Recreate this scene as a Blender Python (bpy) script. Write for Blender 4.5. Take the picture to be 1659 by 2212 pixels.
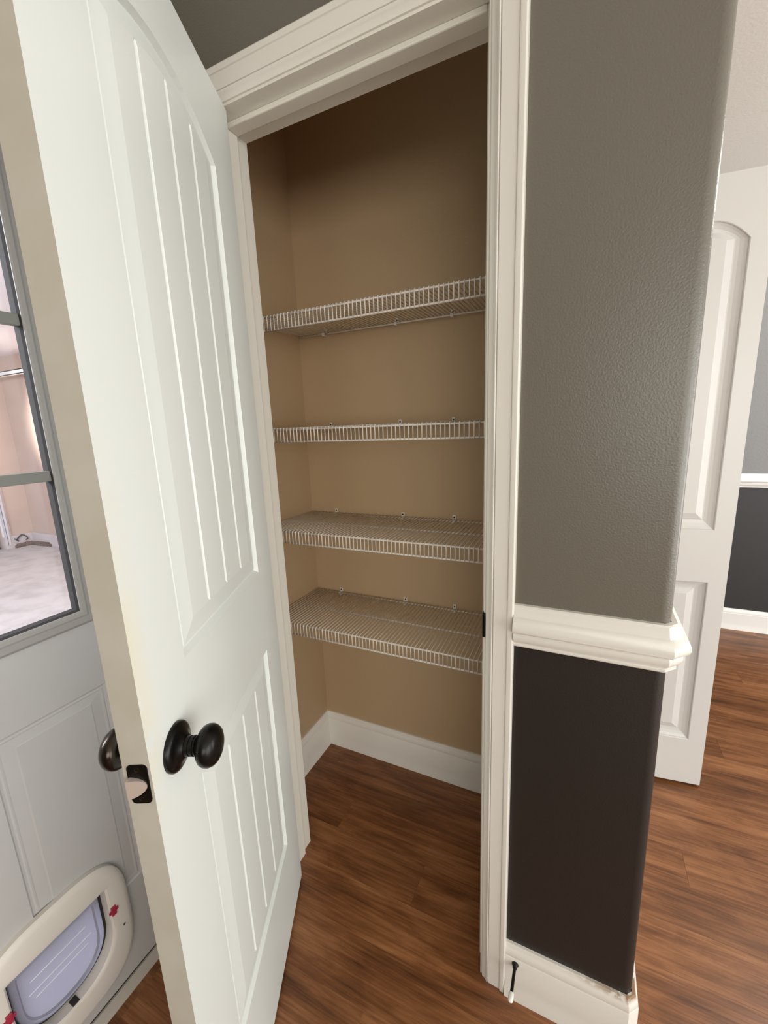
import bpy, bmesh, math, random
from mathutils import Vector, Matrix

random.seed(7)
S = bpy.context.scene
COL = S.collection
for o in list(bpy.data.objects):
    bpy.data.objects.remove(o)

# ------------------------------------------------------------------ camera
CAM = Vector((0.1693, -0.8100, 1.3693))
FWD = Vector((-0.42588833, 0.88150934, -0.20386369))
RGT = Vector((0.90325971, 0.42727944, -0.03942316))
UPV = Vector((-0.05235488, 0.20093172, 0.9782052))
cd = bpy.data.cameras.new('camera')
cd.sensor_fit = 'VERTICAL'
cd.sensor_height = 36.0
cd.lens = 907.7 / 2212 * 36.0
cd.clip_start = 0.02
cam = bpy.data.objects.new('camera', cd)
COL.objects.link(cam)
m = Matrix.Identity(4)
for i in range(3):
    m[i][0], m[i][1], m[i][2], m[i][3] = RGT[i], UPV[i], -FWD[i], CAM[i]
cam.matrix_world = m
S.camera = cam

# ------------------------------------------------------------------ light and exposure
S.view_settings.view_transform = 'Standard'
S.view_settings.look = 'None'
S.view_settings.exposure = 0.10
S.view_settings.gamma = 1.0
S.view_settings.use_curve_mapping = False
w = bpy.data.worlds.new('sky')
S.world = w
w.use_nodes = True
w.node_tree.nodes['Background'].inputs[0].default_value = (0.80, 0.88, 1.0, 1)
w.node_tree.nodes['Background'].inputs[1].default_value = 0.6


def area(name, loc, target, sx, sy, power, color):
    l = bpy.data.lights.new(name, 'AREA')
    l.shape = 'RECTANGLE'
    l.size, l.size_y, l.energy, l.color = sx, sy, power, color
    o = bpy.data.objects.new(name, l)
    o.location = loc
    d = Vector(target) - Vector(loc)
    o.rotation_euler = d.to_track_quat('-Z', 'Y').to_euler()
    COL.objects.link(o)
    return o


# daylight entering by the east glass doors, by the kitchen window behind the camera and by the garage side window
area('daylight_east', (3.30, -1.15, 1.14), (0, -0.95, 1.12), 2.8, 1.9, 86, (0.98, 1.0, 0.965))
area('daylight_hall', (3.30, 1.55, 1.08), (1.5, 1.50, 1.9), 1.3, 2.0, 44, (1.0, 0.985, 0.95))
area('added_fill_hall', (1.6, 1.50, 2.42), (1.6, 1.50, 0), 0.5, 0.5, 17, (1.0, 0.97, 0.92))  # added fill shining down into the hall, not a known ceiling fixture
area('daylight_kitchen', (1.9, -3.28, 1.5), (0.3, 0, 1.35), 2.2, 1.3, 50, (1.0, 0.95, 0.86))
area('daylight_garage', (-2.5, -1.6, 2.2), (-3.9, 1.0, -0.15), 2.4, 1.2, 290, (0.90, 0.945, 1.0))
sp = bpy.data.lights.new('sun_patch_garage', 'SPOT')
sp.energy, sp.color, sp.spot_size, sp.spot_blend, sp.shadow_soft_size = 5200, (1.0, 0.97, 0.92), math.radians(20), 0.6, 0.2
so = bpy.data.objects.new('sun_patch_garage', sp)
so.location = (-4.2, -1.6, 2.2)
so.rotation_euler = (Vector((-5.85, 2.42, 1.55)) - Vector(so.location)).to_track_quat('-Z', 'Y').to_euler()
COL.objects.link(so)

# ------------------------------------------------------------------ materials
def mat(name, col, rough=0.5, metal=0.0, bump=None, var=None, spec=0.5, coat=0.0):
    """bump = (scale, strength, distance); var = (scale, second colour, low, high)"""
    M = bpy.data.materials.new(name)
    M.use_nodes = True
    N, L = M.node_tree.nodes, M.node_tree.links
    b = N['Principled BSDF']
    b.inputs['Base Color'].default_value = (*col, 1)
    b.inputs['Roughness'].default_value = rough
    b.inputs['Metallic'].default_value = metal
    b.inputs['Specular IOR Level'].default_value = spec
    b.inputs['Coat Weight'].default_value = coat
    tc = N.new('ShaderNodeTexCoord')
    if var:
        n = N.new('ShaderNodeTexNoise')
        n.inputs['Scale'].default_value = var[0]
        n.inputs['Detail'].default_value = 6
        r = N.new('ShaderNodeMapRange')
        r.inputs[1].default_value, r.inputs[2].default_value = var[2], var[3]
        mx = N.new('ShaderNodeMix')
        mx.data_type = 'RGBA'
        mx.inputs[6].default_value = (*col, 1)
        mx.inputs[7].default_value = (*var[1], 1)
        L.new(tc.outputs['Object'], n.inputs['Vector'])
        L.new(n.outputs[0], r.inputs[0])
        L.new(r.outputs[0], mx.inputs[0])
        L.new(mx.outputs[2], b.inputs['Base Color'])
    if bump:
        n = N.new('ShaderNodeTexNoise')
        n.inputs['Scale'].default_value = bump[0]
        n.inputs['Detail'].default_value = 2
        bm_ = N.new('ShaderNodeBump')
        bm_.inputs['Strength'].default_value = bump[1]
        bm_.inputs['Distance'].default_value = bump[2]
        L.new(tc.outputs['Object'], n.inputs['Vector'])
        L.new(n.outputs[0], bm_.inputs['Height'])
        L.new(bm_.outputs[0], b.inputs['Normal'])
    return M


GREY = mat('grey_wall_paint', (0.136, 0.123, 0.098), 0.34, bump=(300, 0.26, 0.0018))
DARK = mat('charcoal_wall_paint', (0.0160, 0.0136, 0.0122), 0.40, bump=(300, 0.2, 0.0016))
BEIGE = mat('tan_closet_paint', (0.53, 0.385, 0.232), 0.6, bump=(170, 0.3, 0.0015))
WHITE = mat('white_trim_paint', (0.70, 0.668, 0.612), 0.38, bump=(40, 0.08, 0.002))
JAMB = mat('white_jamb_paint', (0.72, 0.69, 0.62), 0.42)
DOORW = mat('white_door_paint', (0.725, 0.752, 0.722), 0.36)
HALLD = mat('white_hall_door_paint', (0.665, 0.645, 0.62), 0.36)
EXTD = mat('shaded_white_entry_door_paint', (0.47, 0.455, 0.445), 0.40, var=(3, (0.44, 0.425, 0.415), 0.45, 0.7))  # white door paint darkened: the shade on this door is in the colour
CEIL = mat('ceiling_paint', (0.90, 0.88, 0.83), 0.85, bump=(120, 0.3, 0.002))
BLACK = mat('black_bronze', (0.008, 0.007, 0.006), 0.30, 0.6)
BRONZE = mat('worn_bronze', (0.045, 0.036, 0.028), 0.22, 0.9)
STEEL = mat('brushed_steel', (0.62, 0.54, 0.48), 0.35, 0.6)
WIRE = mat('white_vinyl_wire', (0.80, 0.76, 0.70), 0.35)
GASKET = mat('dark_gasket', (0.020, 0.018, 0.017), 0.8)
RUBBER = mat('white_rubber', (0.82, 0.80, 0.76), 0.6)
RIDGE = mat('pale_plastic', (0.80, 0.80, 0.84), 0.3)
RED = mat('red_plastic', (0.34, 0.02, 0.045), 0.45)
PETW = mat('pet_door_plastic', (0.66, 0.61, 0.55), 0.45)
GWALL = mat('garage_wall_paint', (0.62, 0.475, 0.39), 0.8, var=(2.2, (0.57, 0.43, 0.36), 0.4, 0.7))
CONC = mat('concrete', (0.55, 0.52, 0.52), 0.8, bump=(60, 0.3, 0.004), var=(5, (0.40, 0.36, 0.36), 0.42, 0.75))
GALV = mat('galvanized', (0.75, 0.75, 0.78), 0.35, 0.3)
GPANEL = mat('garage_door_panel', (0.35, 0.36, 0.42), 0.6)
WOOD = mat('weathered_wood', (0.20, 0.11, 0.075), 0.8, var=(30, (0.10, 0.05, 0.035), 0.4, 0.6))

# the latch edge of the pantry door: bare yellowed primer
EDGE = mat('yellowed_primer', (0.39, 0.36, 0.295), 0.55, var=(14, (0.42, 0.392, 0.33), 0.4, 0.65))


def glass_mat():
    M = bpy.data.materials.new('window_glass')
    M.use_nodes = True
    N, L = M.node_tree.nodes, M.node_tree.links
    N.remove(N['Principled BSDF'])
    t = N.new('ShaderNodeBsdfTransparent')
    t.inputs[0].default_value = (0.97, 0.97, 0.98, 1)
    g = N.new('ShaderNodeBsdfGlossy')
    g.inputs[1].default_value = 0.02
    mx = N.new('ShaderNodeMixShader')
    mx.inputs[0].default_value = 0.05
    L.new(t.outputs[0], mx.inputs[1])
    L.new(g.outputs[0], mx.inputs[2])
    L.new(mx.outputs[0], N['Material Output'].inputs[0])
    return M


def flap_mat():
    M = bpy.data.materials.new('translucent_flap')
    M.use_nodes = True
    N, L = M.node_tree.nodes, M.node_tree.links
    b = N['Principled BSDF']
    b.inputs['Base Color'].default_value = (0.34, 0.34, 0.40, 1)
    b.inputs['Roughness'].default_value = 0.25
    t = N.new('ShaderNodeBsdfTranslucent')
    t.inputs[0].default_value = (0.26, 0.26, 0.34, 1)
    mx = N.new('ShaderNodeMixShader')
    mx.inputs[0].default_value = 0.5
    L.new(b.outputs[0], mx.inputs[1])
    L.new(t.outputs[0], mx.inputs[2])
    L.new(mx.outputs[0], N['Material Output'].inputs[0])
    return M


def floor_mat():
    M = bpy.data.materials.new('oak_laminate')
    M.use_nodes = True
    N, L = M.node_tree.nodes, M.node_tree.links
    b = N['Principled BSDF']
    b.inputs['Roughness'].default_value = 0.36
    b.inputs['Specular IOR Level'].default_value = 0.5
    tc = N.new('ShaderNodeTexCoord')
    oi = N.new('ShaderNodeObjectInfo')
    sh = N.new('ShaderNodeVectorMath')
    sh.operation = 'MULTIPLY_ADD'
    cmb = N.new('ShaderNodeCombineXYZ')
    for k in range(3):
        L.new(oi.outputs['Random'], cmb.inputs[k])
    sh.inputs[1].default_value = (37, 61, 5)
    L.new(cmb.outputs[0], sh.inputs[0])
    L.new(tc.outputs['Object'], sh.inputs[2])

    def noise(sx, sy, scale, det, dist=0.0):
        mp = N.new('ShaderNodeMapping')
        mp.inputs['Scale'].default_value = (sx, sy, 1)
        L.new(sh.outputs[0], mp.inputs[0])
        n = N.new('ShaderNodeTexNoise')
        n.inputs['Scale'].default_value = scale
        n.inputs['Detail'].default_value = det
        n.inputs['Roughness'].default_value = 0.62
        n.inputs['Distortion'].default_value = dist
        L.new(mp.outputs[0], n.inputs['Vector'])
        return n
    n1 = noise(1.0, 13.0, 2.2, 10, 0.5)     # broad streaks along the plank
    n2 = noise(1.0, 26.0, 7.0, 8, 0.2)    # fine grain
    n3 = noise(1.0, 3.0, 3.0, 6, 1.0)      # cloudy knots
    r1 = N.new('ShaderNodeValToRGB')
    e = r1.color_ramp.elements
    e[0].position, e[0].color = 0.30, (0.060, 0.019, 0.005, 1)
    e[1].position, e[1].color = 0.72, (0.38, 0.172, 0.071, 1)
    k = r1.color_ramp.elements.new(0.46)
    k.color = (0.172, 0.063, 0.020, 1)
    k = r1.color_ramp.elements.new(0.56)
    k.color = (0.255, 0.103, 0.038, 1)
    ad = N.new('ShaderNodeMath')
    ad.operation = 'MULTIPLY_ADD'
    ad.inputs[1].default_value = 0.42
    L.new(n2.outputs[0], ad.inputs[0])
    ml = N.new('ShaderNodeMath')
    ml.operation = 'MULTIPLY'
    ml.inputs[1].default_value = 0.58
    L.new(n1.outputs[0], ml.inputs[0])
    L.new(ml.outputs[0], ad.inputs[2])
    ad2 = N.new('ShaderNodeMath')
    ad2.operation = 'MULTIPLY_ADD'
    ad2.inputs[1].default_value = 0.5
    ad2.inputs[2].default_value = -0.25
    L.new(n3.outputs[0], ad2.inputs[0])
    ad3 = N.new('ShaderNodeMath')
    L.new(ad.outputs[0], ad3.inputs[0])
    L.new(ad2.outputs[0], ad3.inputs[1])
    L.new(ad3.outputs[0], r1.inputs[0])
    hs = N.new('ShaderNodeHueSaturation')
    mr = N.new('ShaderNodeMapRange')
    mr.inputs[3].default_value, mr.inputs[4].default_value = 0.90, 1.10
    L.new(oi.outputs['Random'], mr.inputs[0])
    L.new(mr.outputs[0], hs.inputs['Value'])
    L.new(r1.outputs[0], hs.inputs['Color'])
    L.new(hs.outputs[0], b.inputs['Base Color'])
    bu = N.new('ShaderNodeBump')
    bu.inputs['Strength'].default_value = 0.25
    bu.inputs['Distance'].default_value = 0.001
    L.new(n2.outputs[0], bu.inputs['Height'])
    L.new(bu.outputs[0], b.inputs['Normal'])
    return M


GLASS, FLAP, OAK = glass_mat(), flap_mat(), floor_mat()

# ------------------------------------------------------------------ helpers
def link(name, me, parent=None):
    o = bpy.data.objects.new(name, me)
    COL.objects.link(o)
    if parent:
        o.parent = parent
    return o


def fin(bm, name, mats, parent=None, smooth=None):
    bmesh.ops.recalc_face_normals(bm, faces=bm.faces)
    me = bpy.data.meshes.new(name)
    bm.to_mesh(me)
    bm.free()
    for mm in (mats if isinstance(mats, (list, tuple)) else [mats]):
        me.materials.append(mm)
    if smooth is not None:
        me.polygons.foreach_set('use_smooth', [True] * len(me.polygons))
        try:
            me.set_sharp_from_angle(angle=math.radians(smooth))
        except Exception:
            pass
    return link(name, me, parent)


def tag(o, label=None, cat=None, kind=None, group=None):
    for k, v in (('label', label), ('category', cat), ('kind', kind), ('group', group)):
        if v:
            o[k] = v
    return o


def empty(name, loc=(0, 0, 0), rz=0.0):
    o = link(name, None)
    o.location = loc
    o.rotation_euler = (0, 0, rz)
    o.empty_display_size = 0.05
    return o


def add_box(bm, a, b, mi=0, bev=0.0):
    x0, y0, z0 = a
    x1, y1, z1 = b
    vs = [bm.verts.new(p) for p in ((x0, y0, z0), (x1, y0, z0), (x1, y1, z0), (x0, y1, z0), (x0, y0, z1), (x1, y0, z1), (x1, y1, z1), (x0, y1, z1))]
    fs = [bm.faces.new([vs[i] for i in f]) for f in ((0, 3, 2, 1), (4, 5, 6, 7), (0, 1, 5, 4), (1, 2, 6, 5), (2, 3, 7, 6), (3, 0, 4, 7))]
    for f in fs:
        f.material_index = mi
    if bev:
        es = {e for f in fs for e in f.edges}
        bmesh.ops.bevel(bm, geom=list(es), offset=bev, segments=2, affect='EDGES', profile=0.5)


def box(name, a, b, mt, parent=None, bev=0.0):
    bm = bmesh.new()
    add_box(bm, a, b, 0, bev)
    return fin(bm, name, mt, parent)


def prism(bm, pts, z0, z1, mis=None, cap=0):
    """vertical prism over the plan outline pts; mis = material index of each side"""
    lo = [bm.verts.new((p[0], p[1], z0)) for p in pts]
    hi = [bm.verts.new((p[0], p[1], z1)) for p in pts]
    n = len(pts)
    for i in range(n):
        f = bm.faces.new((lo[i], lo[(i + 1) % n], hi[(i + 1) % n], hi[i]))
        f.material_index = mis[i] if mis else 0
    for vs in (lo[::-1], hi):
        f = bm.faces.new(vs)
        f.material_index = cap


def sweep(name, profile, path, mt, parent=None, smooth=35):
    """profile = [(depth off the wall, z)], path = plan points with the wall on the left hand; mitred corners"""
    P = [Vector(p) for p in path]
    n = len(P)
    offs = []
    for i in range(n):
        ns = []
        if i > 0:
            t = (P[i] - P[i - 1]).normalized()
            ns.append(Vector((t.y, -t.x)))
        if i < n - 1:
            t = (P[i + 1] - P[i]).normalized()
            ns.append(Vector((t.y, -t.x)))
        offs.append(ns[0] if len(ns) == 1 else (ns[0] + ns[1]) / (1 + ns[0].dot(ns[1])))
    bm = bmesh.new()
    R = [[bm.verts.new((P[i].x + offs[i].x * d, P[i].y + offs[i].y * d, z)) for d, z in profile] for i in range(n)]
    k = len(profile)
    for i in range(n - 1):
        for j in range(k):
            bm.faces.new((R[i][j], R[i + 1][j], R[i + 1][(j + 1) % k], R[i][(j + 1) % k]))
    bm.faces.new(R[0])
    bm.faces.new(R[-1][::-1])
    return fin(bm, name, mt, parent, smooth)


def tube(bm, p0, p1, r, n=8, r1=None):
    p0, p1 = Vector(p0), Vector(p1)
    q = (p1 - p0).to_track_quat('Z', 'Y')
    A, B = [], []
    for i in range(n):
        v = Vector((math.cos(2 * math.pi * i / n), math.sin(2 * math.pi * i / n), 0))
        A.append(bm.verts.new(p0 + q @ (v * r)))
        B.append(bm.verts.new(p1 + q @ (v * (r if r1 is None else r1))))
    for i in range(n):
        bm.faces.new((A[i], A[(i + 1) % n], B[(i + 1) % n], B[i]))
    bm.faces.new(A[::-1])
    bm.faces.new(B)


def bent(bm, pts, r, n=6):
    """tube along a polyline, frame fixed across the x axis"""
    P = [Vector(p) for p in pts]
    rings = []
    for i, p in enumerate(P):
        t = ((P[min(i + 1, len(P) - 1)] - P[max(i - 1, 0)])).normalized()
        a = Vector((1, 0, 0))
        if abs(t.dot(a)) > 0.9:
            a = Vector((0, 0, 1))
        u = (a - t * a.dot(t)).normalized()
        v = t.cross(u)
        rings.append([bm.verts.new(p + (u * math.cos(2 * math.pi * j / n) + v * math.sin(2 * math.pi * j / n)) * r) for j in range(n)])
    for i in range(len(P) - 1):
        for j in range(n):
            bm.faces.new((rings[i][j], rings[i][(j + 1) % n], rings[i + 1][(j + 1) % n], rings[i + 1][j]))
    bm.faces.new(rings[0][::-1])
    bm.faces.new(rings[-1])


def lathe(bm, prof, c, axis, n=40):
    """prof = [(distance along the axis, radius)]"""
    q = Vector(axis).to_track_quat('Z', 'Y')
    c = Vector(c)
    rings = []
    for h, r in prof:
        rings.append([bm.verts.new(c + q @ Vector((r * math.cos(2 * math.pi * i / n), r * math.sin(2 * math.pi * i / n), h))) for i in range(n)])
    for a, b in zip(rings, rings[1:]):
        for i in range(n):
            bm.faces.new((a[i], a[(i + 1) % n], b[(i + 1) % n], b[i]))
    bm.faces.new(rings[0][::-1])
    bm.faces.new(rings[-1])


class Panel:
    """a raised panel with a straight or cambered top: rings of insets with depths, then flat or planked centre"""
    def __init__(self, s0, s1, z0, zs, zp, rings, grooves=(), gd=0.0048):
        self.s0, self.s1, self.z0, self.zs, self.zp, self.rings, self.grooves, self.gd = s0, s1, z0, zs, zp, rings, grooves, gd

    def top(self, s, i):
        c, hw = (self.s0 + self.s1) / 2, (self.s1 - self.s0) / 2
        t = max(-1, min(1, (s - c) / hw))
        return self.zs + (self.zp - self.zs) * (1 - t * t) - i * 0.82

    def contour(self, i, n=16):
        a, b = self.s0 + i, self.s1 - i
        k = n if self.zp > self.zs else 1
        return [(a, self.z0 + i), (b, self.z0 + i)] + [(b + (a - b) * j / k, self.top(b + (a - b) * j / k, i)) for j in range(k + 1)]


def door_mesh(W, z0, z1, thick, sgn, panels=(), holes=(), edge_mi=0):
    """leaf in local coordinates: x along the leaf, face at y = 0, body towards -sgn*y"""
    bm = bmesh.new()

    def V(s, z, d):
        return bm.verts.new((s, -sgn * d, z))

    def loop(pts, d):
        vs = [V(s, z, d) for s, z in pts]
        return vs, [bm.edges.new((vs[i], vs[(i + 1) % len(vs)])) for i in range(len(vs))]
    rect = [(0, z0), (W, z0), (W, z1), (0, z1)]
    fo, fe = loop(rect, 0)
    edges = list(fe)
    starts = []
    for p in panels:
        vs, es = loop(p.contour(0), 0)
        edges += es
        starts.append(vs)
    hv = []
    for h in holes:
        vs, es = loop(h, 0)
        edges += es
        hv.append(vs)
    bmesh.ops.triangle_fill(bm, use_beauty=True, use_dissolve=False, edges=edges, normal=(0, sgn, 0))
    bo, be = loop(rect, thick)
    edges = list(be)
    hb = []
    for h in holes:
        vs, es = loop(h, thick)
        edges += es
        hb.append(vs)
    bmesh.ops.triangle_fill(bm, use_beauty=True, use_dissolve=False, edges=edges, normal=(0, -sgn, 0))
    for i in range(4):
        f = bm.faces.new((fo[i], fo[(i + 1) % 4], bo[(i + 1) % 4], bo[i]))
        f.material_index = edge_mi if i == 1 else 0
    for a, b in zip(hv, hb):
        for i in range(len(a)):
            bm.faces.new((a[i], a[(i + 1) % len(a)], b[(i + 1) % len(a)], b[i]))
    for p, prev in zip(panels, starts):
        for ins, dep in p.rings[1:]:
            cur = [V(s, z, dep) for s, z in p.contour(ins)]
            n = len(cur)
            for i in range(n):
                bm.faces.new((prev[i], prev[(i + 1) % n], cur[(i + 1) % n], cur[i]))
            prev = cur
        ins, dep = p.rings[-1]
        if not p.grooves:
            bm.faces.new(prev)
            continue
        a, b = p.s0 + ins, p.s1 - ins
        xs = {}
        for j in range(17):
            xs[round(a + (b - a) * j / 16, 6)] = dep
        for g in p.grooves:
            for kk in list(xs):
                if abs(kk - g) < 0.0055:
                    del xs[kk]
            xs[g - 0.0045], xs[g], xs[g + 0.0045] = dep, dep + p.gd, dep
        ss = sorted(xs)
        cols = []
        for s in ss:
            zb, zt = p.z0 + ins, p.top(s, ins)
            cols.append([V(s, zb, dep), V(s, zb + 0.007, xs[s]), V(s, zt - 0.007, xs[s]), V(s, zt, dep)])
        for c0, c1 in zip(cols, cols[1:]):
            for q in range(3):
                bm.faces.new((c0[q], c1[q], c1[q + 1], c0[q + 1]))
    return bm


# ------------------------------------------------------------------ dimensions (metres)
XJL, XJR = -0.6027, -0.003           # pantry jamb faces
ZH, DB = 2.040, 0.1135                # head height, jamb depth
WC, TC = 0.0587, 0.017                # casing width, thickness
XC, RB = 0.3205, 0.019                # outside corner, bullnose radius
XL = -0.80                            # left wall
CD = 0.5428                           # closet back wall
ZC = 2.44                             # ceiling
ZB = 0.1503                           # baseboard height
YF = 2.376                            # far hall wall
ZS = 0.965                            # paint break, behind the chair rail

# ------------------------------------------------------------------ setting: walls, floor, ceiling
arc = [(XC - RB + RB * math.sin(t), RB - RB * math.cos(t)) for t in [math.pi / 2 * k / 10 for k in range(11)]]
plan = [(0.015, 0.0)] + arc + [(XC, 0.80), (XC - 0.115, 0.80), (XC - 0.115, DB), (0.015, DB)]
mis_hi = [0] * 12 + [2, 2, 2, 2]
mis_lo = [1] * 12 + [2, 2, 2, 2]
bm = bmesh.new()
prism(bm, plan, 0, ZS, mis_lo, 1)
prism(bm, plan, ZS, ZC, mis_hi, 0)
wf = fin(bm, 'wall_front', [GREY, DARK, BEIGE], None, 40)
tag(wf, 'grey over charcoal wall with a rounded corner right of the pantry', 'wall', 'structure')

bm = bmesh.new()
prism(bm, [(XJL - 0.018, 0), (0.015, 0), (0.015, DB), (XJL - 0.018, DB)], ZH + 0.018, ZC, [0, 2, 2, 2], 0)
add = fin(bm, 'wall_header', [GREY, DARK, BEIGE])
tag(add, 'grey wall above the pantry doorway', 'wall', 'structure')

bm = bmesh.new()
prism(bm, [(XL, 0), (XJL - 0.018, 0), (XJL - 0.018, DB), (XL, DB)], 0, ZC, [0, 2, 2, 2], 0)
tag(fin(bm, 'wall_hinge_side', [GREY, DARK, BEIGE]), 'narrow strip of wall between the open pantry door and the entry door', 'wall', 'structure')

# closet shell
bm = bmesh.new()
add_box(bm, (XL, CD, 0), (XC - 0.115, CD + 0.115, ZC))
tag(fin(bm, 'wall_closet_back', BEIGE), 'tan back wall of the pantry behind the wire shelves', 'wall', 'structure')
bm = bmesh.new()
add_box(bm, (XL - 0.15, 0.0, -0.15), (XL, YF, 0.30), 0)
add_box(bm, (XL - 0.15, 0.0, 0.30), (XL, YF, ZC), 0)
tag(fin(bm, 'wall_closet_left', BEIGE), 'tan side wall inside the pantry on the left', 'wall', 'structure')

# left wall with the entry door opening
Y0, Y1, ZD = -0.115, -1.080, 2.075
bm = bmesh.new()
add_box(bm, (XL - 0.15, Y0, -0.15), (XL, 0.0, ZC))
add_box(bm, (XL - 0.15, -3.35, -0.15), (XL, Y1, ZC))
add_box(bm, (XL - 0.15, Y1, ZD), (XL, Y0, ZC))
add_box(bm, (XL - 0.15, Y1, -0.15), (XL, Y0, -0.012))
tag(fin(bm, 'wall_left', GREY), 'grey wall around the entry door on the left', 'wall', 'structure')

# hall beyond, kitchen behind the camera
bm = bmesh.new()
add_box(bm, (XL - 0.15, YF, 0), (3.35, YF + 0.12, ZS), 1)
add_box(bm, (XL - 0.15, YF, ZS), (3.35, YF + 0.12, ZC), 0)
tag(fin(bm, 'wall_far', [mat('light_grey_hall_paint', (0.225, 0.228, 0.230), 0.5, bump=(190, 0.4, 0.002)), mat('slate_hall_paint', (0.027, 0.0265, 0.029), 0.5)]), 'light grey over slate wall at the end of the hall', 'wall', 'structure')
bm = bmesh.new()
add_box(bm, (XC - 0.115, 1.62, 0), (XC, YF, ZC))
tag(fin(bm, 'wall_hall', GREY), 'grey hall wall past the narrow door', 'wall', 'structure')
bm = bmesh.new()
for a, b in (((3.2, -3.35, 0), (3.35, -2.58, ZC)), ((3.2, 0.28, 0), (3.35, 0.87, ZC)), ((3.2, 2.23, 0), (3.35, YF, ZC)), ((3.2, -2.58, 2.12), (3.35, 0.28, ZC)), ((3.2, -2.58, 0), (3.35, 0.28, 0.05)), ((3.2, 0.87, 2.12), (3.35, 2.23, ZC)), ((3.2, 0.87, 0), (3.35, 2.23, 0.05))):
    add_box(bm, a, b)
tag(fin(bm, 'wall_right', GREY), 'grey wall with the opening that lets in the daylight', 'wall', 'structure')
bm = bmesh.new()
for a, b in (((XL, -3.35, 0), (0.8, -3.2, ZC)), ((3.0, -3.35, 0), (3.2, -3.2, ZC)), ((0.8, -3.35, 2.15), (3.0, -3.2, ZC)), ((0.8, -3.35, 0), (3.0, -3.2, 0.85))):
    add_box(bm, a, b)
tag(fin(bm, 'wall_back', GREY), 'grey kitchen wall with a window behind the camera', 'wall', 'structure')
tag(box('ceiling', (XL - 0.15, -3.35, ZC), (3.35, YF + 0.12, ZC + 0.1), CEIL), 'white textured ceiling above the hall', 'ceiling', 'structure')

fl = box('floor', (XL - 0.03, -3.35, -0.12), (3.35, YF + 0.12, -0.010), mat('floor_base', (0.05, 0.025, 0.012), 0.8))
tag(fl, 'brown wood laminate plank floor', 'floor', 'structure')
PW, PL = 0.125, 1.21


def plank_mesh(L):
    bm = bmesh.new()
    g, c = 0.00008, 0.00035
    x0, x1, y0, y1 = g, L - g, g, PW - g
    b4 = [bm.verts.new(p) for p in ((x0, y0, -0.010), (x1, y0, -0.010), (x1, y1, -0.010), (x0, y1, -0.010))]
    m4 = [bm.verts.new(p) for p in ((x0, y0, -c), (x1, y0, -c), (x1, y1, -c), (x0, y1, -c))]
    t4 = [bm.verts.new(p) for p in ((x0 + c, y0 + c, 0), (x1 - c, y0 + c, 0), (x1 - c, y1 - c, 0), (x0 + c, y1 - c, 0))]
    for A, B in ((b4, m4), (m4, t4)):
        for i in range(4):
            bm.faces.new((A[i], A[(i + 1) % 4], B[(i + 1) % 4], B[i]))
    bm.faces.new(t4)
    bmesh.ops.recalc_face_normals(bm, faces=bm.faces)
    me = bpy.data.meshes.new('plank')
    bm.to_mesh(me)
    bm.free()
    me.materials.append(OAK)
    return me


pm_full = plank_mesh(PL)
row = 0
y = 0.0665 - PW * 27
while y < YF:
    off = (row * 0.437) % 1.0 * PL
    if row == 27:
        off = (-0.221 - (XL - 0.03)) % PL
    if row == 26:
        off = (-0.222 + 0.48 - (XL - 0.03)) % PL
    x = XL - 0.03 - (PL - off)
    while x < 3.3:
        xa = max(x, XL - 0.03)
        L = x + PL - xa
        if L > 0.04:
            me = pm_full if L > PL - 1e-4 else plank_mesh(L)
            p = link('plank', me, fl)
            p.location = (xa, y, random.uniform(-0.0001, 0.0001))
        x += PL
    y += PW
    row += 1

# ------------------------------------------------------------------ pantry frame and casing
trim1 = empty('trim_1', (0, 0, 0))
tag(trim1, 'white moulded casing and jamb around the pantry doorway', 'door frame', 'structure')
CP = [(0.0, 0.0), (0.0, 0.0040), (0.03, 0.0050), (0.10, 0.0062), (0.17, 0.0092), (0.215, 0.0122), (0.240, 0.0128), (0.262, 0.0120), (0.270, 0.0094), (0.286, 0.0094),
      (0.300, 0.0122), (0.45, 0.0126), (0.62, 0.0133), (0.745, 0.0138), (0.762, 0.0132), (0.778, 0.0132), (0.792, 0.0160), (0.85, 0.0170), (0.95, 0.0170), (1.0, 0.0150), (1.0, 0.0)]
XIR, XIL, ZIC = 0.002, XJL - 0.005, ZH + 0.005


def casing(name, f0, f1, mt=WHITE, parent=trim1):
    bm = bmesh.new()
    A = [bm.verts.new(f0(u, t)) for u, t in CP]
    B = [bm.verts.new(f1(u, t)) for u, t in CP]
    k = len(CP)
    for j in range(k):
        bm.faces.new((A[j], B[j], B[(j + 1) % k], A[(j + 1) % k]))
    bm.faces.new(A)
    bm.faces.new(B[::-1])
    return fin(bm, name, mt, parent, 30)


casing('side_casing', lambda u, t: (XIR + u * (WC - XIR), -t, 0), lambda u, t: (XIR + u * (WC - XIR), -t, ZIC + u * WC))
casing('side_casing', lambda u, t: (XIL - u * WC, -t, 0), lambda u, t: (XIL - u * WC, -t, ZIC + u * WC))
casing('head_casing', lambda u, t: (XIL - u * WC, -t, ZIC + u * WC), lambda u, t: (XIR + u * (WC - XIR), -t, ZIC + u * WC))
box('side_jamb', (XJR, 0, 0), (0.015, DB, ZH + 0.018), JAMB, trim1)
box('side_jamb', (XJL - 0.018, 0, 0), (XJL, DB, ZH + 0.018), JAMB, trim1)
box('head_jamb', (XJL, 0, ZH), (XJR, DB, ZH + 0.018), JAMB, trim1)
ST0, ST1 = 0.038, 0.072
box('door_stop_strip', (XJL, ST0, 0), (XJL + 0.011, ST1, ZH), JAMB, trim1, 0.0025)
box('door_stop_strip', (XJR - 0.011, ST0, 0), (XJR, ST1, ZH), JAMB, trim1, 0.0025)
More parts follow.
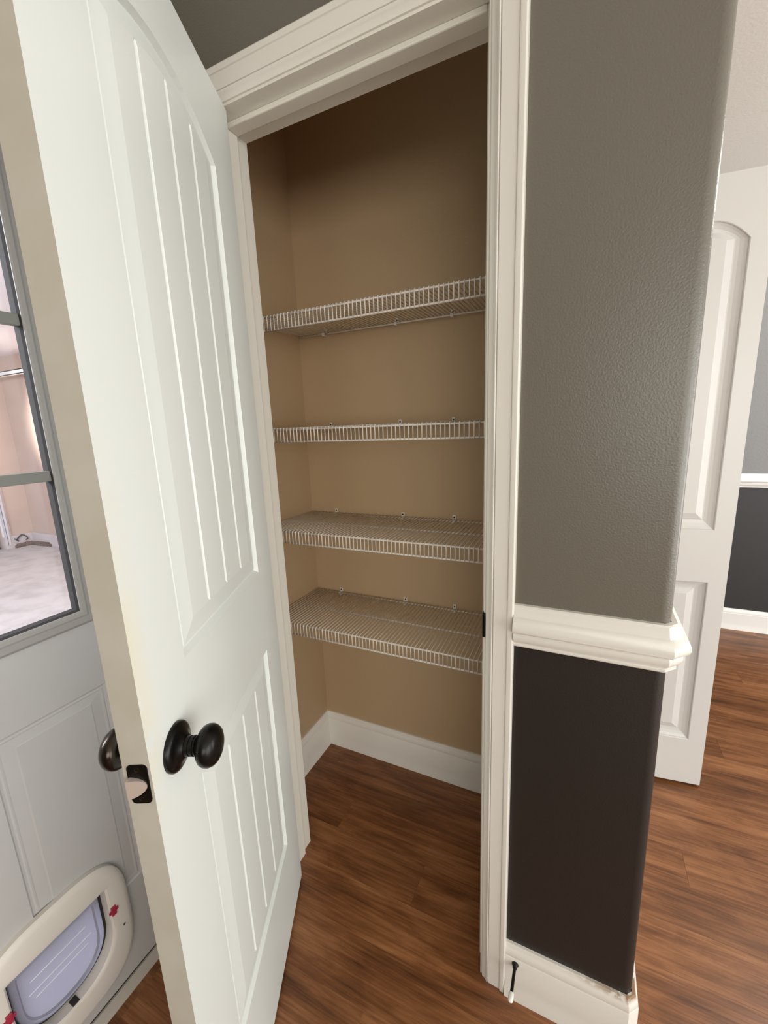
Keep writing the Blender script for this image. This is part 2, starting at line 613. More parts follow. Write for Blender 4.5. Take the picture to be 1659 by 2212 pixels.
box('door_stop_strip', (XJL + 0.011, ST0, ZH - 0.011), (XJR - 0.011, ST1, ZH), JAMB, trim1, 0.0025)
bm = bmesh.new()
add_box(bm, (XJR - 0.0025, -0.0045, 0.928), (XJR + 0.0045, 0.0, 0.983), 0, 0.002)
add_box(bm, (XJR - 0.0022, 0.0, 0.928), (XJR - 0.0002, 0.030, 0.983), 0, 0.0008)
fin(bm, 'strike_plate', BLACK, trim1)['label'] = 'dark bronze strike plate'

# chair rail and baseboards
CZ0, CZ1 = 0.9255, 1.0129
CH = CZ1 - CZ0
CR = [(0, 0), (0, 1), (0.0085, 1), (0.0115, 0.975), (0.0130, 0.90), (0.0150, 0.79), (0.0165, 0.765), (0.0165, 0.745), (0.0210, 0.725), (0.0268, 0.66), (0.0300, 0.57), (0.0305, 0.50),
      (0.0290, 0.435), (0.0255, 0.40), (0.0190, 0.385), (0.0180, 0.365), (0.0200, 0.33), (0.0208, 0.28), (0.0195, 0.21), (0.0160, 0.145), (0.0118, 0.105), (0.0112, 0.085), (0.0125, 0.075), (0.0125, 0.03), (0.0105, 0.0)]
rail_prof = [(d, CZ0 + CH * h) for d, h in CR]
P1, P2 = (XC - 0.586 * RB, 0.0), (XC, 0.586 * RB)
tag(sweep('trim_2', rail_prof, [(WC, 0), P1, P2, (XC, 0.78)], WHITE), 'white moulded chair rail wrapping the rounded wall corner', 'chair rail', 'structure')
tag(sweep('trim_3', [(d, 0.9146 + 0.0824 * h) for d, h in CR], [(XC, YF), (3.2, YF)], mat('bright_white_trim', (0.86, 0.85, 0.83), 0.4)), 'white chair rail on the far hall wall', 'chair rail', 'structure')
BB = [(0, 0), (0, 1), (0.006, 1), (0.0078, 0.975), (0.0082, 0.945), (0.0100, 0.925), (0.0125, 0.885), (0.0135, 0.835), (0.0130, 0.800), (0.0145, 0.785), (0.0148, 0.30), (0.0162, 0.22), (0.0185, 0.12), (0.0210, 0.04), (0.0215, 0.0)]


def chipped():
    """white trim whose top edge near the wall corner has lost its paint"""
    M = mat('chipped_trim_paint', (0.70, 0.668, 0.612), 0.38)
    N, L = M.node_tree.nodes, M.node_tree.links
    b = N['Principled BSDF']
    tc = N.new('ShaderNodeTexCoord')
    sx = N.new('ShaderNodeSeparateXYZ')
    L.new(tc.outputs['Object'], sx.inputs[0])
    n = N.new('ShaderNodeTexNoise')
    n.inputs['Scale'].default_value = 70
    n.inputs['Detail'].default_value = 5
    L.new(tc.outputs['Object'], n.inputs['Vector'])

    def ramp(sock, a, c):
        r = N.new('ShaderNodeMapRange')
        r.inputs[1].default_value, r.inputs[2].default_value = a, c
        L.new(sock, r.inputs[0])
        return r.outputs[0]

    def mul(a, c):
        q = N.new('ShaderNodeMath')
        q.operation = 'MULTIPLY'
        L.new(a, q.inputs[0])
        L.new(c, q.inputs[1])
        return q.outputs[0]
    mk = mul(mul(ramp(sx.outputs[0], 0.19, 0.31), ramp(sx.outputs[2], 0.137, 0.147)), ramp(n.outputs[0], 0.40, 0.52))
    mx = N.new('ShaderNodeMix')
    mx.data_type = 'RGBA'
    L.new(mk, mx.inputs[0])
    mx.inputs[6].default_value = (0.70, 0.668, 0.612, 1)
    mx.inputs[7].default_value = (0.30, 0.19, 0.11, 1)
    L.new(mx.outputs[2], b.inputs['Base Color'])
    return M


base_prof = [(d, ZB * h) for d, h in BB]
tag(sweep('baseboard_front', base_prof, [(WC, 0), P1, P2, (XC, 0.78)], chipped()), 'white baseboard with chipped paint under the charcoal wall', 'baseboard', 'structure')
tag(sweep('baseboard_closet', base_prof, [(XL, DB), (XL, CD), (XC - 0.115, CD), (XC - 0.115, DB)], mat('white_closet_trim', (0.86, 0.84, 0.79), 0.4)), 'white baseboard around the pantry floor', 'baseboard', 'structure')
tag(sweep('baseboard_far', [(d, 0.136 * h) for d, h in BB], [(XC, YF), (3.2, YF)], bpy.data.materials['bright_white_trim']), 'white baseboard under the slate wall at the end of the hall', 'baseboard', 'structure')
tag(sweep('baseboard_left', base_prof, [(XL, -0.055), (XL, 0), (XIL - WC, 0)], WHITE), 'short white baseboard behind the open pantry door', 'baseboard', 'structure')

# ------------------------------------------------------------------ door 1: the open pantry door
ANG = math.radians(64.753)
HX, HY = 0.003, 0.047
qx = XJL + HX * math.cos(ANG) + HY * math.sin(ANG)
qy = -0.012 - HX * math.sin(ANG) + HY * math.cos(ANG)
WD, TD = 0.5973, 0.035


def worn_white():
    M = mat('white_pantry_door_paint', (0.725, 0.752, 0.722), 0.36)
    N, L = M.node_tree.nodes, M.node_tree.links
    b = N['Principled BSDF']
    tc = N.new('ShaderNodeTexCoord')
    sx = N.new('ShaderNodeSeparateXYZ')
    L.new(tc.outputs['Object'], sx.inputs[0])
    n = N.new('ShaderNodeTexNoise')
    n.inputs['Scale'].default_value = 16
    n.inputs['Detail'].default_value = 5
    L.new(tc.outputs['Object'], n.inputs['Vector'])

    def ramp(sock, a, c):
        r = N.new('ShaderNodeMapRange')
        r.interpolation_type = 'SMOOTHSTEP'
        r.inputs[1].default_value, r.inputs[2].default_value = a, c
        L.new(sock, r.inputs[0])
        return r.outputs[0]

    def mul(a, c):
        q = N.new('ShaderNodeMath')
        q.operation = 'MULTIPLY'
        L.new(a, q.inputs[0])
        L.new(c, q.inputs[1])
        return q.outputs[0]
    mk = mul(mul(ramp(sx.outputs[0], 0.550, 0.600), ramp(sx.outputs[2], 1.42, 1.15)), mul(ramp(sx.outputs[2], 0.80, 1.0), ramp(n.outputs[0], 0.30, 0.60)))
    mx = N.new('ShaderNodeMix')
    mx.data_type = 'RGBA'
    L.new(mk, mx.inputs[0])
    mx.inputs[6].default_value = (0.725, 0.752, 0.722, 1)
    mx.inputs[7].default_value = (0.745, 0.715, 0.60, 1)
    L.new(mx.outputs[2], b.inputs['Base Color'])
    return M


rg1 = [(0, 0), (0.002, 0.0022), (0.0075, 0.0080), (0.0095, 0.0086), (0.0105, 0.0086), (0.0135, 0.0055), (0.045, 0.0015)]
gr = (0.2105, 0.2915, 0.3725)
d1 = empty('door_1', (qx, qy, 0), -ANG)
tag(d1, 'open white pantry door with two arched plank panels and black knob', 'door', 'structure')
bm = door_mesh(WD, 0.010, 2.035, TD, 1, [
    Panel(0.106, 0.480, 1.040, 1.876, 1.932, rg1, gr),
    Panel(0.104, 0.480, 0.250, 0.838, 0.838, rg1, gr)], (), 1)
fin(bm, 'leaf', [worn_white(), EDGE], d1)
KS, KZ = 0.537, 0.938
ROS = [(0.0, 0.0335), (0.004, 0.0338), (0.0062, 0.0325), (0.0080, 0.0295), (0.0092, 0.026), (0.0110, 0.021), (0.0150, 0.0165), (0.0165, 0.0150)]
KNB = [(0.0110, 0.0145), (0.018, 0.0138), (0.0215, 0.0135), (0.0218, 0.0125), (0.0235, 0.0125), (0.0238, 0.0138), (0.0275, 0.0138), (0.0280, 0.0125), (0.0300, 0.0125), (0.0305, 0.0140), (0.0320, 0.0145), (0.0328, 0.0155), (0.0360, 0.0215), (0.0400, 0.0262), (0.0445, 0.0282), (0.0500, 0.0284), (0.0550, 0.0265), (0.0590, 0.0230), (0.0620, 0.0175), (0.0640, 0.0100), (0.0646, 0.003)]
for sgn, y0, mk, lb in ((1, 0.0, BLACK, 'black egg-shaped knob facing the camera'), (-1, -TD, BRONZE, 'worn bronze knob on the far face of the door')):
    bm = bmesh.new()
    lathe(bm, KNB, (KS, y0, KZ), (0, sgn, 0), 48)
    k = fin(bm, 'knob', mk, d1, 50)
    k['label'] = lb
    bm = bmesh.new()
    lathe(bm, ROS, (KS, y0, KZ), (0, sgn, 0), 48)
    fin(bm, 'rosette', BLACK if sgn > 0 else mk, k, 40)


def rrect(y0, y1, z0, z1, r, n=5):
    out = []
    for cy, cz, a in ((y1 - r, z0 + r, -90), (y1 - r, z1 - r, 0), (y0 + r, z1 - r, 90), (y0 + r, z0 + r, 180)):
        for i in range(n + 1):
            t = math.radians(a + 90 * i / n)
            out.append((cy + r * math.cos(t), cz + r * math.sin(t)))
    return out


def xplate(bm, pts, x0, x1):
    A = [bm.verts.new((x0, p[0], p[1])) for p in pts]
    B = [bm.verts.new((x1, p[0], p[1])) for p in pts]
    n = len(pts)
    for i in range(n):
        bm.faces.new((A[i], A[(i + 1) % n], B[(i + 1) % n], B[i]))
    bm.faces.new(A[::-1])
    bm.faces.new(B)


bm = bmesh.new()
xplate(bm, rrect(-0.0295, -0.0035, KZ - 0.0305, KZ + 0.0265, 0.006), WD, WD + 0.0012)
lp = fin(bm, 'latch_plate', BLACK, d1)
lp['label'] = 'dark latch plate on the door edge'
bm = bmesh.new()
zl = KZ - 0.004
front = [(-0.0280 + 0.0215 * math.cos(t), zl + 0.0128 * math.sin(t)) for t in [math.radians(-90 + 10 * i) for i in range(19)]]
lo = [bm.verts.new((WD + 0.001, a, b)) for a, b in front]
hi = [bm.verts.new((WD + 0.0012 + 0.0085 * (1 - (a + 0.0280) / 0.0235), a, b)) for a, b in front]
n = len(front)
for i in range(n):
    bm.faces.new((lo[i], lo[(i + 1) % n], hi[(i + 1) % n], hi[i]))
bm.faces.new(hi)
fin(bm, 'latch_bolt', STEEL, lp, 40)['label'] = 'silvery latch bolt'
for dz in (-0.0235, 0.0195):
    bm = bmesh.new()
    lathe(bm, [(0, 0.0032), (0.0006, 0.003), (0.0009, 0.0015)], (WD + 0.0012, -0.0165, KZ + dz), (1, 0, 0), 14)
    fin(bm, 'screw', BRONZE, lp)
for z in (0.22, 1.05, 1.85):
    bm = bmesh.new()
    tube(bm, (-0.004, -0.043, z - 0.045), (-0.004, -0.043, z + 0.045), 0.0055, 12)
    add_box(bm, (-0.0018, -0.041, z - 0.044), (0.0, -0.006, z + 0.044))
    fin(bm, 'hinge', BLACK, d1)

# ------------------------------------------------------------------ door 2: entry door to the garage with window and pet door
trim4 = empty('trim_4')
tag(trim4, 'white frame and threshold around the entry door on the left wall', 'door frame', 'structure')
casing('side_casing', lambda u, t: (XL + t, -0.122 + u * WC, 0), lambda u, t: (XL + t, -0.122 + u * WC, 2.062 + u * WC), WHITE, trim4)
casing('side_casing', lambda u, t: (XL + t, -1.073 - u * WC, 0), lambda u, t: (XL + t, -1.073 - u * WC, 2.062 + u * WC), WHITE, trim4)
casing('head_casing', lambda u, t: (XL + t, -1.073 - u * WC, 2.062 + u * WC), lambda u, t: (XL + t, -0.122 + u * WC, 2.062 + u * WC), WHITE, trim4)
box('side_jamb', (XL - 0.15, -0.138, 0.0), (XL, Y0, ZD), JAMB, trim4)
box('side_jamb', (XL - 0.15, Y1, 0.0), (XL, -1.057, ZD), JAMB, trim4)
box('head_jamb', (XL - 0.15, -1.057, 2.055), (XL, -0.138, ZD), JAMB, trim4)
bm = bmesh.new()
thr = [(XL - 0.15, -0.02), (XL - 0.15, 0.012), (XL - 0.03, 0.022), (XL - 0.004, 0.020), (XL + 0.006, 0.012), (XL + 0.0125, 0.0), (XL + 0.0125, -0.001), (XL - 0.02, -0.02)]
A = [bm.verts.new((x, -1.057, z)) for x, z in thr]
B = [bm.verts.new((x, -0.138, z)) for x, z in thr]
for i in range(len(thr)):
    j = (i + 1) % len(thr)
    bm.faces.new((A[i], A[j], B[j], B[i]))
bm.faces.new(A)
bm.faces.new(B[::-1])
fin(bm, 'threshold', mat('threshold_paint', (0.42, 0.38, 0.33), 0.5), trim4)

# local frame of the leaf: x runs along -Y of the world from the right edge, y = 0 is the kitchen face
d2 = empty('door_2', (XL - 0.004, -0.142, 0), -math.pi / 2)
tag(d2, 'white entry door with a paned window and a pet door, behind the pantry door', 'door', 'structure')
W2 = 0.912


def ly(yw):
    return -0.142 - yw


GY0, GY1, GZ0, GZ1 = ly(-0.337), ly(-0.858), 1.004, 1.918
rg2 = [(0, 0), (0.003, 0.0025), (0.007, 0.0032), (0.010, 0.0022), (0.0125, 0.0024), (0.015, 0.0030), (0.036, 0.0012), (0.039, 0.0002)]
pans = [Panel(ly(-0.308), ly(-0.525), 0.27, 0.812, 0.812, rg2), Panel(ly(-0.670), ly(-0.887), 0.27, 0.812, 0.812, rg2)]
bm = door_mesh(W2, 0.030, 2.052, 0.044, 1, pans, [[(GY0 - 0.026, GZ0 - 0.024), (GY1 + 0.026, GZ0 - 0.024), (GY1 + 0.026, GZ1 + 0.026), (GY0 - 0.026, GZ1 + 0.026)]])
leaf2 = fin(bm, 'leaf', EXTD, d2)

# pet door outlines in leaf coordinates
PC, PZ = ly(-0.4975), 0.245


def flap_shape(e=0.0):
    pts = [(-0.0945 - e, 0.335 + e), (0.0945 + e, 0.335 + e), (0.0945 + e, 0.235)]
    for i in range(1, 20):
        t = math.pi * i / 20
        c, s = math.cos(t), math.sin(t)
        pts.append(((0.0945 + e) * (1 if c > 0 else -1) * abs(c) ** 0.85, 0.235 - (0.100 + e) * s ** 0.85))
    pts.append((-0.0945 - e, 0.235))
    return [(a, b - PZ) for a, b in pts]


def frame_shape(e=0.0):
    pts = []
    for i in range(72):
        t = 2 * math.pi * i / 72
        c, s = math.cos(t), math.sin(t)
        k = 2 / 3.4
        hz = 0.163 if s > 0 else 0.175
        pts.append(((0.143 + e) * math.copysign(abs(c) ** k, c), (hz + e) * math.copysign(abs(s) ** k, s)))
    return pts


def resample(poly, n=96):
    out = []
    for i in range(n):
        t = 2 * math.pi * (i + 0.5) / n
        dx, dy = math.cos(t), math.sin(t)
        best = None
        for (ax, ay), (bx, by) in zip(poly, poly[1:] + poly[:1]):
            ex, ey = bx - ax, by - ay
            den = dx * ey - dy * ex
            if abs(den) < 1e-12:
                continue
            r = (ax * ey - ay * ex) / den
            q = (ax * dy - ay * dx) / den
            if -1e-9 <= q <= 1 + 1e-9 and r > 0 and (best is None or r > best):
                best = r
        out.append((dx * best, dy * best))
    return out


# cut the leaf for the pet door tunnel
bm = bmesh.new()
cut = resample(flap_shape(0.004), 96)
A = [bm.verts.new((PC + a, 0.05, PZ + b)) for a, b in cut]
B = [bm.verts.new((PC + a, -0.09, PZ + b)) for a, b in cut]
for i in range(96):
    bm.faces.new((A[i], A[(i + 1) % 96], B[(i + 1) % 96], B[i]))
bm.faces.new(A)
bm.faces.new(B[::-1])
cutter = fin(bm, 'cutter', EXTD, d2)
md = leaf2.modifiers.new('cut', 'BOOLEAN')
md.object, md.operation, md.solver = cutter, 'DIFFERENCE', 'EXACT'
bpy.context.view_layer.update()
dg = bpy.context.evaluated_depsgraph_get()
me = bpy.data.meshes.new_from_object(leaf2.evaluated_get(dg))
leaf2.modifiers.clear()
leaf2.data = me
bpy.data.objects.remove(cutter)

bm = bmesh.new()
FO = [(1.0, frame_shape(0.0), 0.0), (1.0, frame_shape(0.0), 0.011), (1.0, frame_shape(-0.005), 0.0165), (1.0, frame_shape(-0.014), 0.019)]
rings = [[(PC + a, d, PZ + b) for a, b in resample(s)] for _, s, d in FO]
for e, d in ((0.010, 0.0200), (0.0035, 0.0190), (0.0, 0.0150), (0.0, -0.046)):
    rings.append([(PC + a, d, PZ + b) for a, b in resample(flap_shape(e))])
V = [[bm.verts.new(p) for p in r] for r in rings]
for a, b in zip(V, V[1:]):
    for i in range(96):
        bm.faces.new((a[i], a[(i + 1) % 96], b[(i + 1) % 96], b[i]))
pet = fin(bm, 'pet_door', PETW, d2, 40)
pet['label'] = 'cream plastic pet door frame'
# flap hanging in the tunnel
bm = bmesh.new()
fs = resample([(a * 0.93, b - 0.008 if b > 0.05 else b * 0.95) for a, b in flap_shape(0.0)])
inn = resample([(a * 0.80, (b - 0.012) * 0.78) for a, b in flap_shape(0.0)])
V = [[bm.verts.new((PC + a * k, d, PZ + b * k)) for a, b in sh] for sh, d, k in ((fs, -0.0085, 1), (fs, -0.0055, 0.985), (inn, -0.0050, 1.0), (inn, -0.0085, 0.96))]
for a, b in zip(V, V[1:]):
    for i in range(96):
        bm.faces.new((a[i], a[(i + 1) % 96], b[(i + 1) % 96], b[i]))
bm.faces.new(V[-1])
fp = fin(bm, 'flap', FLAP, pet, 30)
fp['label'] = 'translucent bluish flap'
for zz, hw in ((0.268, 0.055), (0.240, 0.062), (0.222, 0.052)):
    bm = bmesh.new()
    tube(bm, (PC - hw, -0.0078, zz), (PC + hw, -0.0078, zz), 0.0010, 6)
    fin(bm, 'ridge', RIDGE, pet)
bm = bmesh.new()
bb = resample(flap_shape(0.0002))
V = [[bm.verts.new((PC + a * k, d, PZ + b * k)) for a, b in bb] for d, k in ((-0.0095, 0.996), (-0.018, 0.996), (-0.018, 0.88), (-0.0095, 0.88))]
for a, b in zip(V, V[1:] + V[:1]):
    for i in range(96):
        bm.faces.new((a[i], a[(i + 1) % 96], b[(i + 1) % 96], b[i]))
fin(bm, 'flap_seal', GASKET, pet)
for sx in (-1, 1):
    bm = bmesh.new()
    cx = PC + sx * 0.1015
    add_box(bm, (cx - 0.0055, 0.0190, 0.2565), (cx + 0.0055, 0.0235, 0.2800), 0, 0.0015)
    add_box(bm, (cx - 0.0105, 0.0190, 0.2640), (cx + 0.0105, 0.0225, 0.2715), 0, 0.0012)
    fin(bm, 'lock_tab', RED, pet)['label'] = 'red lock tab'
bm = bmesh.new()
add_box(bm, (PC - 0.007, -0.004, 0.1340), (PC + 0.007, 0.0140, 0.1375), 0, 0.001)
fin(bm, 'magnet_catch', GASKET, pet)
bm = bmesh.new()
lathe(bm, [(0, 0.0035), (0.001, 0.003)], (PC - 0.118, 0.0185, 0.205), (0, 1, 0), 12)
fin(bm, 'screw', GASKET, pet)

# window of the entry door
def ring_frame(name, outer, inner, prof, mt, parent):
    """rectangular frame: prof = [(0 at inner .. 1 at outer, height)]"""
    bm = bmesh.new()
    V = []
    for u, h in prof:
        r = []
        for i in range(4):
            a = (inner[0] if i in (0, 3) else inner[1], inner[2] if i < 2 else inner[3])
            b = (outer[0] if i in (0, 3) else outer[1], outer[2] if i < 2 else outer[3])
            r.append(bm.verts.new((a[0] + (b[0] - a[0]) * u, h, a[1] + (b[1] - a[1]) * u)))
        V.append(r)
    for a, b in zip(V, V[1:] + V[:1]):
        for i in range(4):
            bm.faces.new((a[i], a[(i + 1) % 4], b[(i + 1) % 4], b[i]))
    return fin(bm, name, mt, parent)


ring_frame('window_frame', (GY0 - 0.037, GY1 + 0.037, GZ0 - 0.036, GZ1 + 0.037), (GY0, GY1, GZ0, GZ1),
           [(0, -0.012), (0, 0.014), (0.10, 0.0155), (0.30, 0.0155), (0.42, 0.0135), (0.80, 0.0115), (0.92, 0.008), (1.0, 0.004), (1.0, 0.0002), (0.66, 0.0002), (0.66, -0.012)], mat('window_frame_plastic', (0.34, 0.325, 0.305), 0.45), d2)
ring_frame('gasket', (GY0 + 0.0002, GY1 - 0.0002, GZ0 + 0.0002, GZ1 - 0.0002), (GY0 + 0.003, GY1 - 0.003, GZ0 + 0.003, GZ1 - 0.003),
           [(0, -0.012), (0, 0.006), (1.0, 0.012), (1.0, -0.012)], GASKET, d2)
MUNT = mat('shaded_muntin_paint', (0.22, 0.22, 0.195), 0.45)  # backlit muntins: their shade is put into this darker colour
for zc in (1.2945, 1.5868):
    box('muntin', (GY0 + 0.0005, -0.008, zc - 0.0105), (GY1 - 0.0005, 0.0085, zc + 0.0105), MUNT, d2, 0.002)
gw = (GY1 - GY0) / 3
for i in (1, 2):
    box('muntin', (GY0 + gw * i - 0.0105, -0.007, GZ0 + 0.003), (GY0 + gw * i + 0.0105, 0.008, GZ1 - 0.003), MUNT, d2, 0.002)
box('glass_pane', (GY0 - 0.022, -0.0160, GZ0 - 0.020), (GY1 + 0.022, -0.0125, GZ1 + 0.022), GLASS, d2)
box('door_sweep', (0.002, -0.040, 0.010), (W2 - 0.002, -0.004, 0.0298), GASKET, d2)

# ------------------------------------------------------------------ door 3: narrow two-panel door in the hall
d3 = empty('door_3', (0.6161 - 0.298 * 0.99269, 0.8621 - 0.298 * 0.1207, 0), math.radians(6.933))
tag(d3, 'narrow white hall door with arched raised panel, standing open past the corner', 'door', 'structure')
rg3 = [(0, 0), (0.0025, 0.0015), (0.004, 0.0045), (0.012, 0.0085), (0.022, 0.0120), (0.031, 0.0138), (0.0345, 0.0140), (0.0365, 0.0115), (0.057, 0.0025)]
bm = door_mesh(0.298, 0.012, 2.028, 0.034, -1, [Panel(0.052, 0.2465, 0.985, 1.852, 1.910, rg3), Panel(0.052, 0.2465, 0.195, 0.806, 0.806, rg3)])
fin(bm, 'leaf', HALLD, d3)
for z in (0.25, 1.0, 1.8):
    bm = bmesh.new()
    tube(bm, (-0.003, 0.038, z - 0.04), (-0.003, 0.038, z + 0.04), 0.005, 10)
    fin(bm, 'hinge', STEEL, d3)

# ------------------------------------------------------------------ wire shelves
SH = (1.6924, 1.3694, 1.0460, 0.7229)
LIP, YS = 0.0427, 0.2383
XA, XB = XL + 0.008, XC - 0.115 - 0.008
PITCH = 0.01245
NW = int((XB - XA) / PITCH)
bm = bmesh.new()
rw = 0.00155
bent(bm, [(0, CD - 0.006, 0.0), (0, YS + 0.004, 0.0), (0, YS + 0.001, -0.001), (0, YS, -0.004), (0, YS, -LIP + 0.0005)], rw, 6)
bmesh.ops.recalc_face_normals(bm, faces=bm.faces)
wire_me = bpy.data.meshes.new('wire')
bm.to_mesh(wire_me)
bm.free()
wire_me.materials.append(WIRE)
wire_me.polygons.foreach_set('use_smooth', [True] * len(wire_me.polygons))


def rod_mesh(r):
    bm = bmesh.new()
    tube(bm, (XA, 0, 0), (XB, 0, 0), r, 8)
    bmesh.ops.recalc_face_normals(bm, faces=bm.faces)
    me = bpy.data.meshes.new('rod')
    bm.to_mesh(me)
    bm.free()
    me.materials.append(WIRE)
    me.polygons.foreach_set('use_smooth', [True] * len(me.polygons))
    return me


rod_me = rod_mesh(0.0028)
bm = bmesh.new()
# wall clip: tab with a screw against the wall above the back rod and a hook round the rod
add_box(bm, (-0.006, 0.0075, -0.006), (0.006, 0.0110, 0.019), 0, 0.0015)
add_box(bm, (-0.005, -0.0065, -0.0065), (0.005, 0.0105, -0.0032), 0, 0.001)
add_box(bm, (-0.005, -0.0070, -0.0060), (0.005, -0.0042, 0.0040), 0, 0.001)
bmesh.ops.recalc_face_normals(bm, faces=bm.faces)
clip_me = bpy.data.meshes.new('wall_clip')
bm.to_mesh(clip_me)
bm.free()
clip_me.materials.append(WIRE)
bm = bmesh.new()
lathe(bm, [(0, 0.0030), (0.0008, 0.0026), (0.0012, 0.0012)], (0, 0.0076, 0.011), (0, -1, 0), 10)
bmesh.ops.recalc_face_normals(bm, faces=bm.faces)
scr_me = bpy.data.meshes.new('screw')
bm.to_mesh(scr_me)
bm.free()
scr_me.materials.append(BRONZE)
SHL = ('white wire shelf in the pantry, topmost of the four, seen from below',
       'white wire shelf in the pantry at eye level, second from the top',
       'white wire shelf in the pantry, third from the top, just above the chair rail height',
       'white wire shelf in the pantry, lowest of the four, above the baseboard')
shelves = []
for k, z in enumerate(SH):
    if k == 0:
        t = empty('wire_shelf', (0, 0, z))
        for i in range(NW + 1):
            o = link('wire', wire_me, t)
            o.location = (-0.0565 + (i - int((-0.0565 - XA) / PITCH)) * PITCH, 0, 0)
        for yy, zz in ((YS + 0.0045, -0.0042), (YS + 0.0030, -LIP + 0.0020), (0.381, -0.0042), (CD - 0.012, -0.0042)):
            o = link('rod', rod_me, t)
            o.location = (0, yy, zz)
        for cx in (-0.686, -0.408, -0.2205, 0.10):
            c = link('wall_clip', clip_me, t)
            c.location = (cx, CD - 0.0115, -0.0042)
            s = link('screw', scr_me, c)
        for xe in (XL + 0.0005, XC - 0.1155):
            bm = bmesh.new()
            sg = 1 if xe < -0.3 else -1
            a, b = sorted((xe, xe + sg * 0.0065))
            add_box(bm, (a, YS - 0.002, -LIP - 0.002), (b, YS + 0.018, 0.004), 0, 0.0015)
            fin(bm, 'end_bracket', WIRE, t)
    else:
        t = shelves[0].copy()
        COL.objects.link(t)
        t.location = (0, 0, z)
        for ch in list(shelves[0].children):
            c = ch.copy()
            COL.objects.link(c)
            c.parent = t
            for g in ch.children:
                q = g.copy()
                COL.objects.link(q)
                q.parent = c
    tag(t, SHL[k], 'shelf', None, 'wire shelves in the pantry')
    shelves.append(t)

# ------------------------------------------------------------------ door stop screwed to the baseboard
ds = empty('door_stop', (0.0822, -0.0148, 0.1065))
tag(ds, 'black rod door stop with white tip sticking out of the baseboard', 'door stop')
bm = bmesh.new()
lathe(bm, [(0, 0.0075), (0.002, 0.0075), (0.004, 0.0058), (0.010, 0.0045)], (0, 0, 0), (0, -1, 0), 20)
fin(bm, 'base', BLACK, ds, 40)
bm = bmesh.new()
tube(bm, (0, -0.008, 0), (0, -0.058, 0), 0.0036, 14)
fin(bm, 'rod', BLACK, ds, 40)
bm = bmesh.new()
lathe(bm, [(0, 0.0050), (0.001, 0.0058), (0.012, 0.0058), (0.0155, 0.0048), (0.0172, 0.0025)], (0, -0.0565, 0), (0, -1, 0), 20)
fin(bm, 'tip', RUBBER, ds, 40)['label'] = 'white rubber tip'

# ------------------------------------------------------------------ garage seen through the entry door window
GX, GYW, GF, GCZ = -7.20, 2.42, -0.15, 2.47
tag(box('floor_garage', (GX - 0.2, -3.3, GF - 0.1), (XL - 0.15, GYW + 0.1, GF), CONC), 'pale concrete garage floor', 'floor', 'structure')
tag(box('ceiling_garage', (GX - 0.2, -3.3, GCZ), (XL - 0.15, GYW + 0.1, GCZ + 0.1), mat('garage_ceiling_paint', (0.85, 0.82, 0.84), 0.9)), 'white garage ceiling', 'ceiling', 'structure')
tag(box('wall_garage_side', (GX - 0.2, GYW, GF), (XL - 0.15, GYW + 0.1, GCZ), GWALL), 'peach garage wall on the right of the corner', 'wall', 'structure')
bm = bmesh.new()
add_box(bm, (GX - 0.12, 2.04, GF), (GX, GYW, GCZ))
add_box(bm, (GX - 0.12, -3.3, 2.15), (GX, 2.04, GCZ))
tag(fin(bm, 'wall_garage_front', GWALL), 'peach garage wall beside the overhead door', 'wall', 'structure')
tag(sweep('baseboard_garage', [(0, GF), (0, GF + 0.17), (0.05, GF + 0.17), (0.055, GF + 0.165), (0.055, GF)], [(GX, 2.04), (GX, GYW), (XL - 0.16, GYW)], mat('curb_concrete', (0.62, 0.55, 0.55), 0.85, bump=(50, 0.3, 0.004))), 'low concrete curb along the garage walls', 'baseboard', 'structure')
gd = empty('door_4', (GX - 0.07, -0.48, GF))
tag(gd, 'grey overhead garage door at the far end of the garage', 'garage door', 'structure')
for i in range(4):
    box('section', (-0.02, -2.5, 0.03 + i * 0.57), (0.02, 2.5, 0.03 + i * 0.57 + 0.56), GPANEL, gd, 0.004)
box('bottom_seal', (-0.02, -2.5, 0.0), (0.02, 2.5, 0.03), GASKET, gd)
tk = empty('garage_door_track', (GX + 0.02, 2.09, GF))
tag(tk, 'white garage door track beside the overhead door and along the garage ceiling', 'track')
bm = bmesh.new()
add_box(bm, (-0.019, -0.045, 0.0), (-0.004, 0.055, 2.1), 0, 0.003)
fin(bm, 'jamb_board', mat('garage_jamb_paint', (0.78, 0.74, 0.76), 0.5), tk)
bm = bmesh.new()
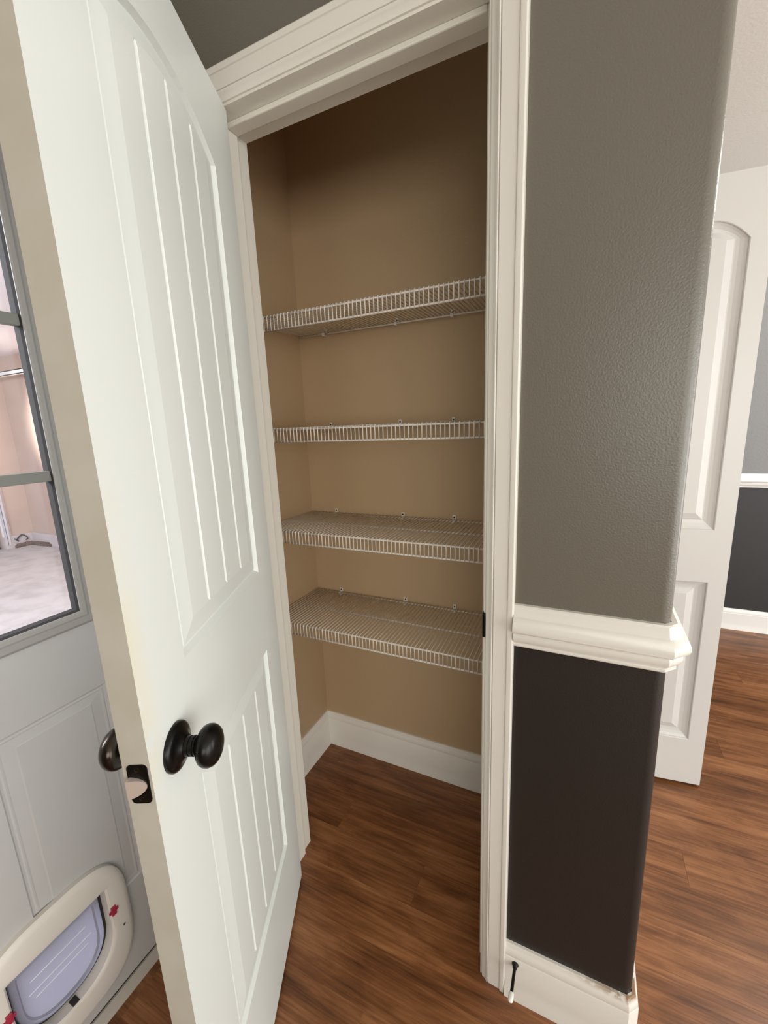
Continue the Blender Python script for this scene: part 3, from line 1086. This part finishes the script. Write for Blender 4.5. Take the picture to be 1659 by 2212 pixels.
add_box(bm, (0.0, -0.02, 0.05), (0.05, -0.016, 1.95))
add_box(bm, (0.046, -0.02, 0.05), (0.05, 0.012, 1.95))
add_box(bm, (0.0, -0.02, 0.05), (0.004, 0.012, 1.95))
fin(bm, 'vertical_track', GALV, tk)
bm = bmesh.new()
zt = 2.19 - GF
add_box(bm, (0.35, 0.085, zt - 0.028), (3.2, 0.089, zt + 0.028))
add_box(bm, (0.35, 0.085, zt + 0.018), (3.2, 0.125, zt + 0.028))
add_box(bm, (0.35, 0.085, zt - 0.028), (3.2, 0.125, zt - 0.018))
fin(bm, 'horizontal_track', mat('white_track', (0.9, 0.9, 0.9), 0.4), tk)
bm = bmesh.new()
pts = [Vector((0.025, 0.0, 1.95)), Vector((0.04, 0.03, 2.10)), Vector((0.10, 0.06, 2.24)), Vector((0.22, 0.09, 2.32)), Vector((0.36, 0.10, zt))]
bent(bm, pts, 0.016, 8)
fin(bm, 'track_bend', GALV, tk)
cb = empty('cable_loop', (GX + 0.075, 2.235, GF))
tag(cb, 'black curled cable lying by the garage door track', 'cable')
bm = bmesh.new()
pp = [Vector((0.02 * math.sin(i * 0.9), 0.055 * math.cos(math.radians(-40 + i * 20)), 0.115 + 0.05 * math.sin(math.radians(-40 + i * 20)))) for i in range(14)]
bent(bm, [Vector((0, -0.09, 0.13)), Vector((0, -0.05, 0.09))] + pp[::-1], 0.009, 6)
fin(bm, 'loop', GASKET, cb)
for (p, ln, rz, lb) in (((GX + 0.10, 2.13, GF), 0.26, 90, 'short brown wood scrap lying on the garage floor by the door track'),
                        ((GX + 0.13, 2.325, GF), 0.42, 4, 'brown wood scrap lying along the curb of the garage side wall')):
    ob = empty('wood_scrap', p, math.radians(rz))
    tag(ob, lb, 'board', None, 'wood scraps in the garage corner')
    bm = bmesh.new()
    add_box(bm, (0.0, -0.022, 0.0), (ln, 0.022, 0.035), 0, 0.004)
    add_box(bm, (0.02, -0.018, 0.035), (ln - 0.05, 0.02, 0.055), 0, 0.004)
    fin(bm, 'board', WOOD, ob)
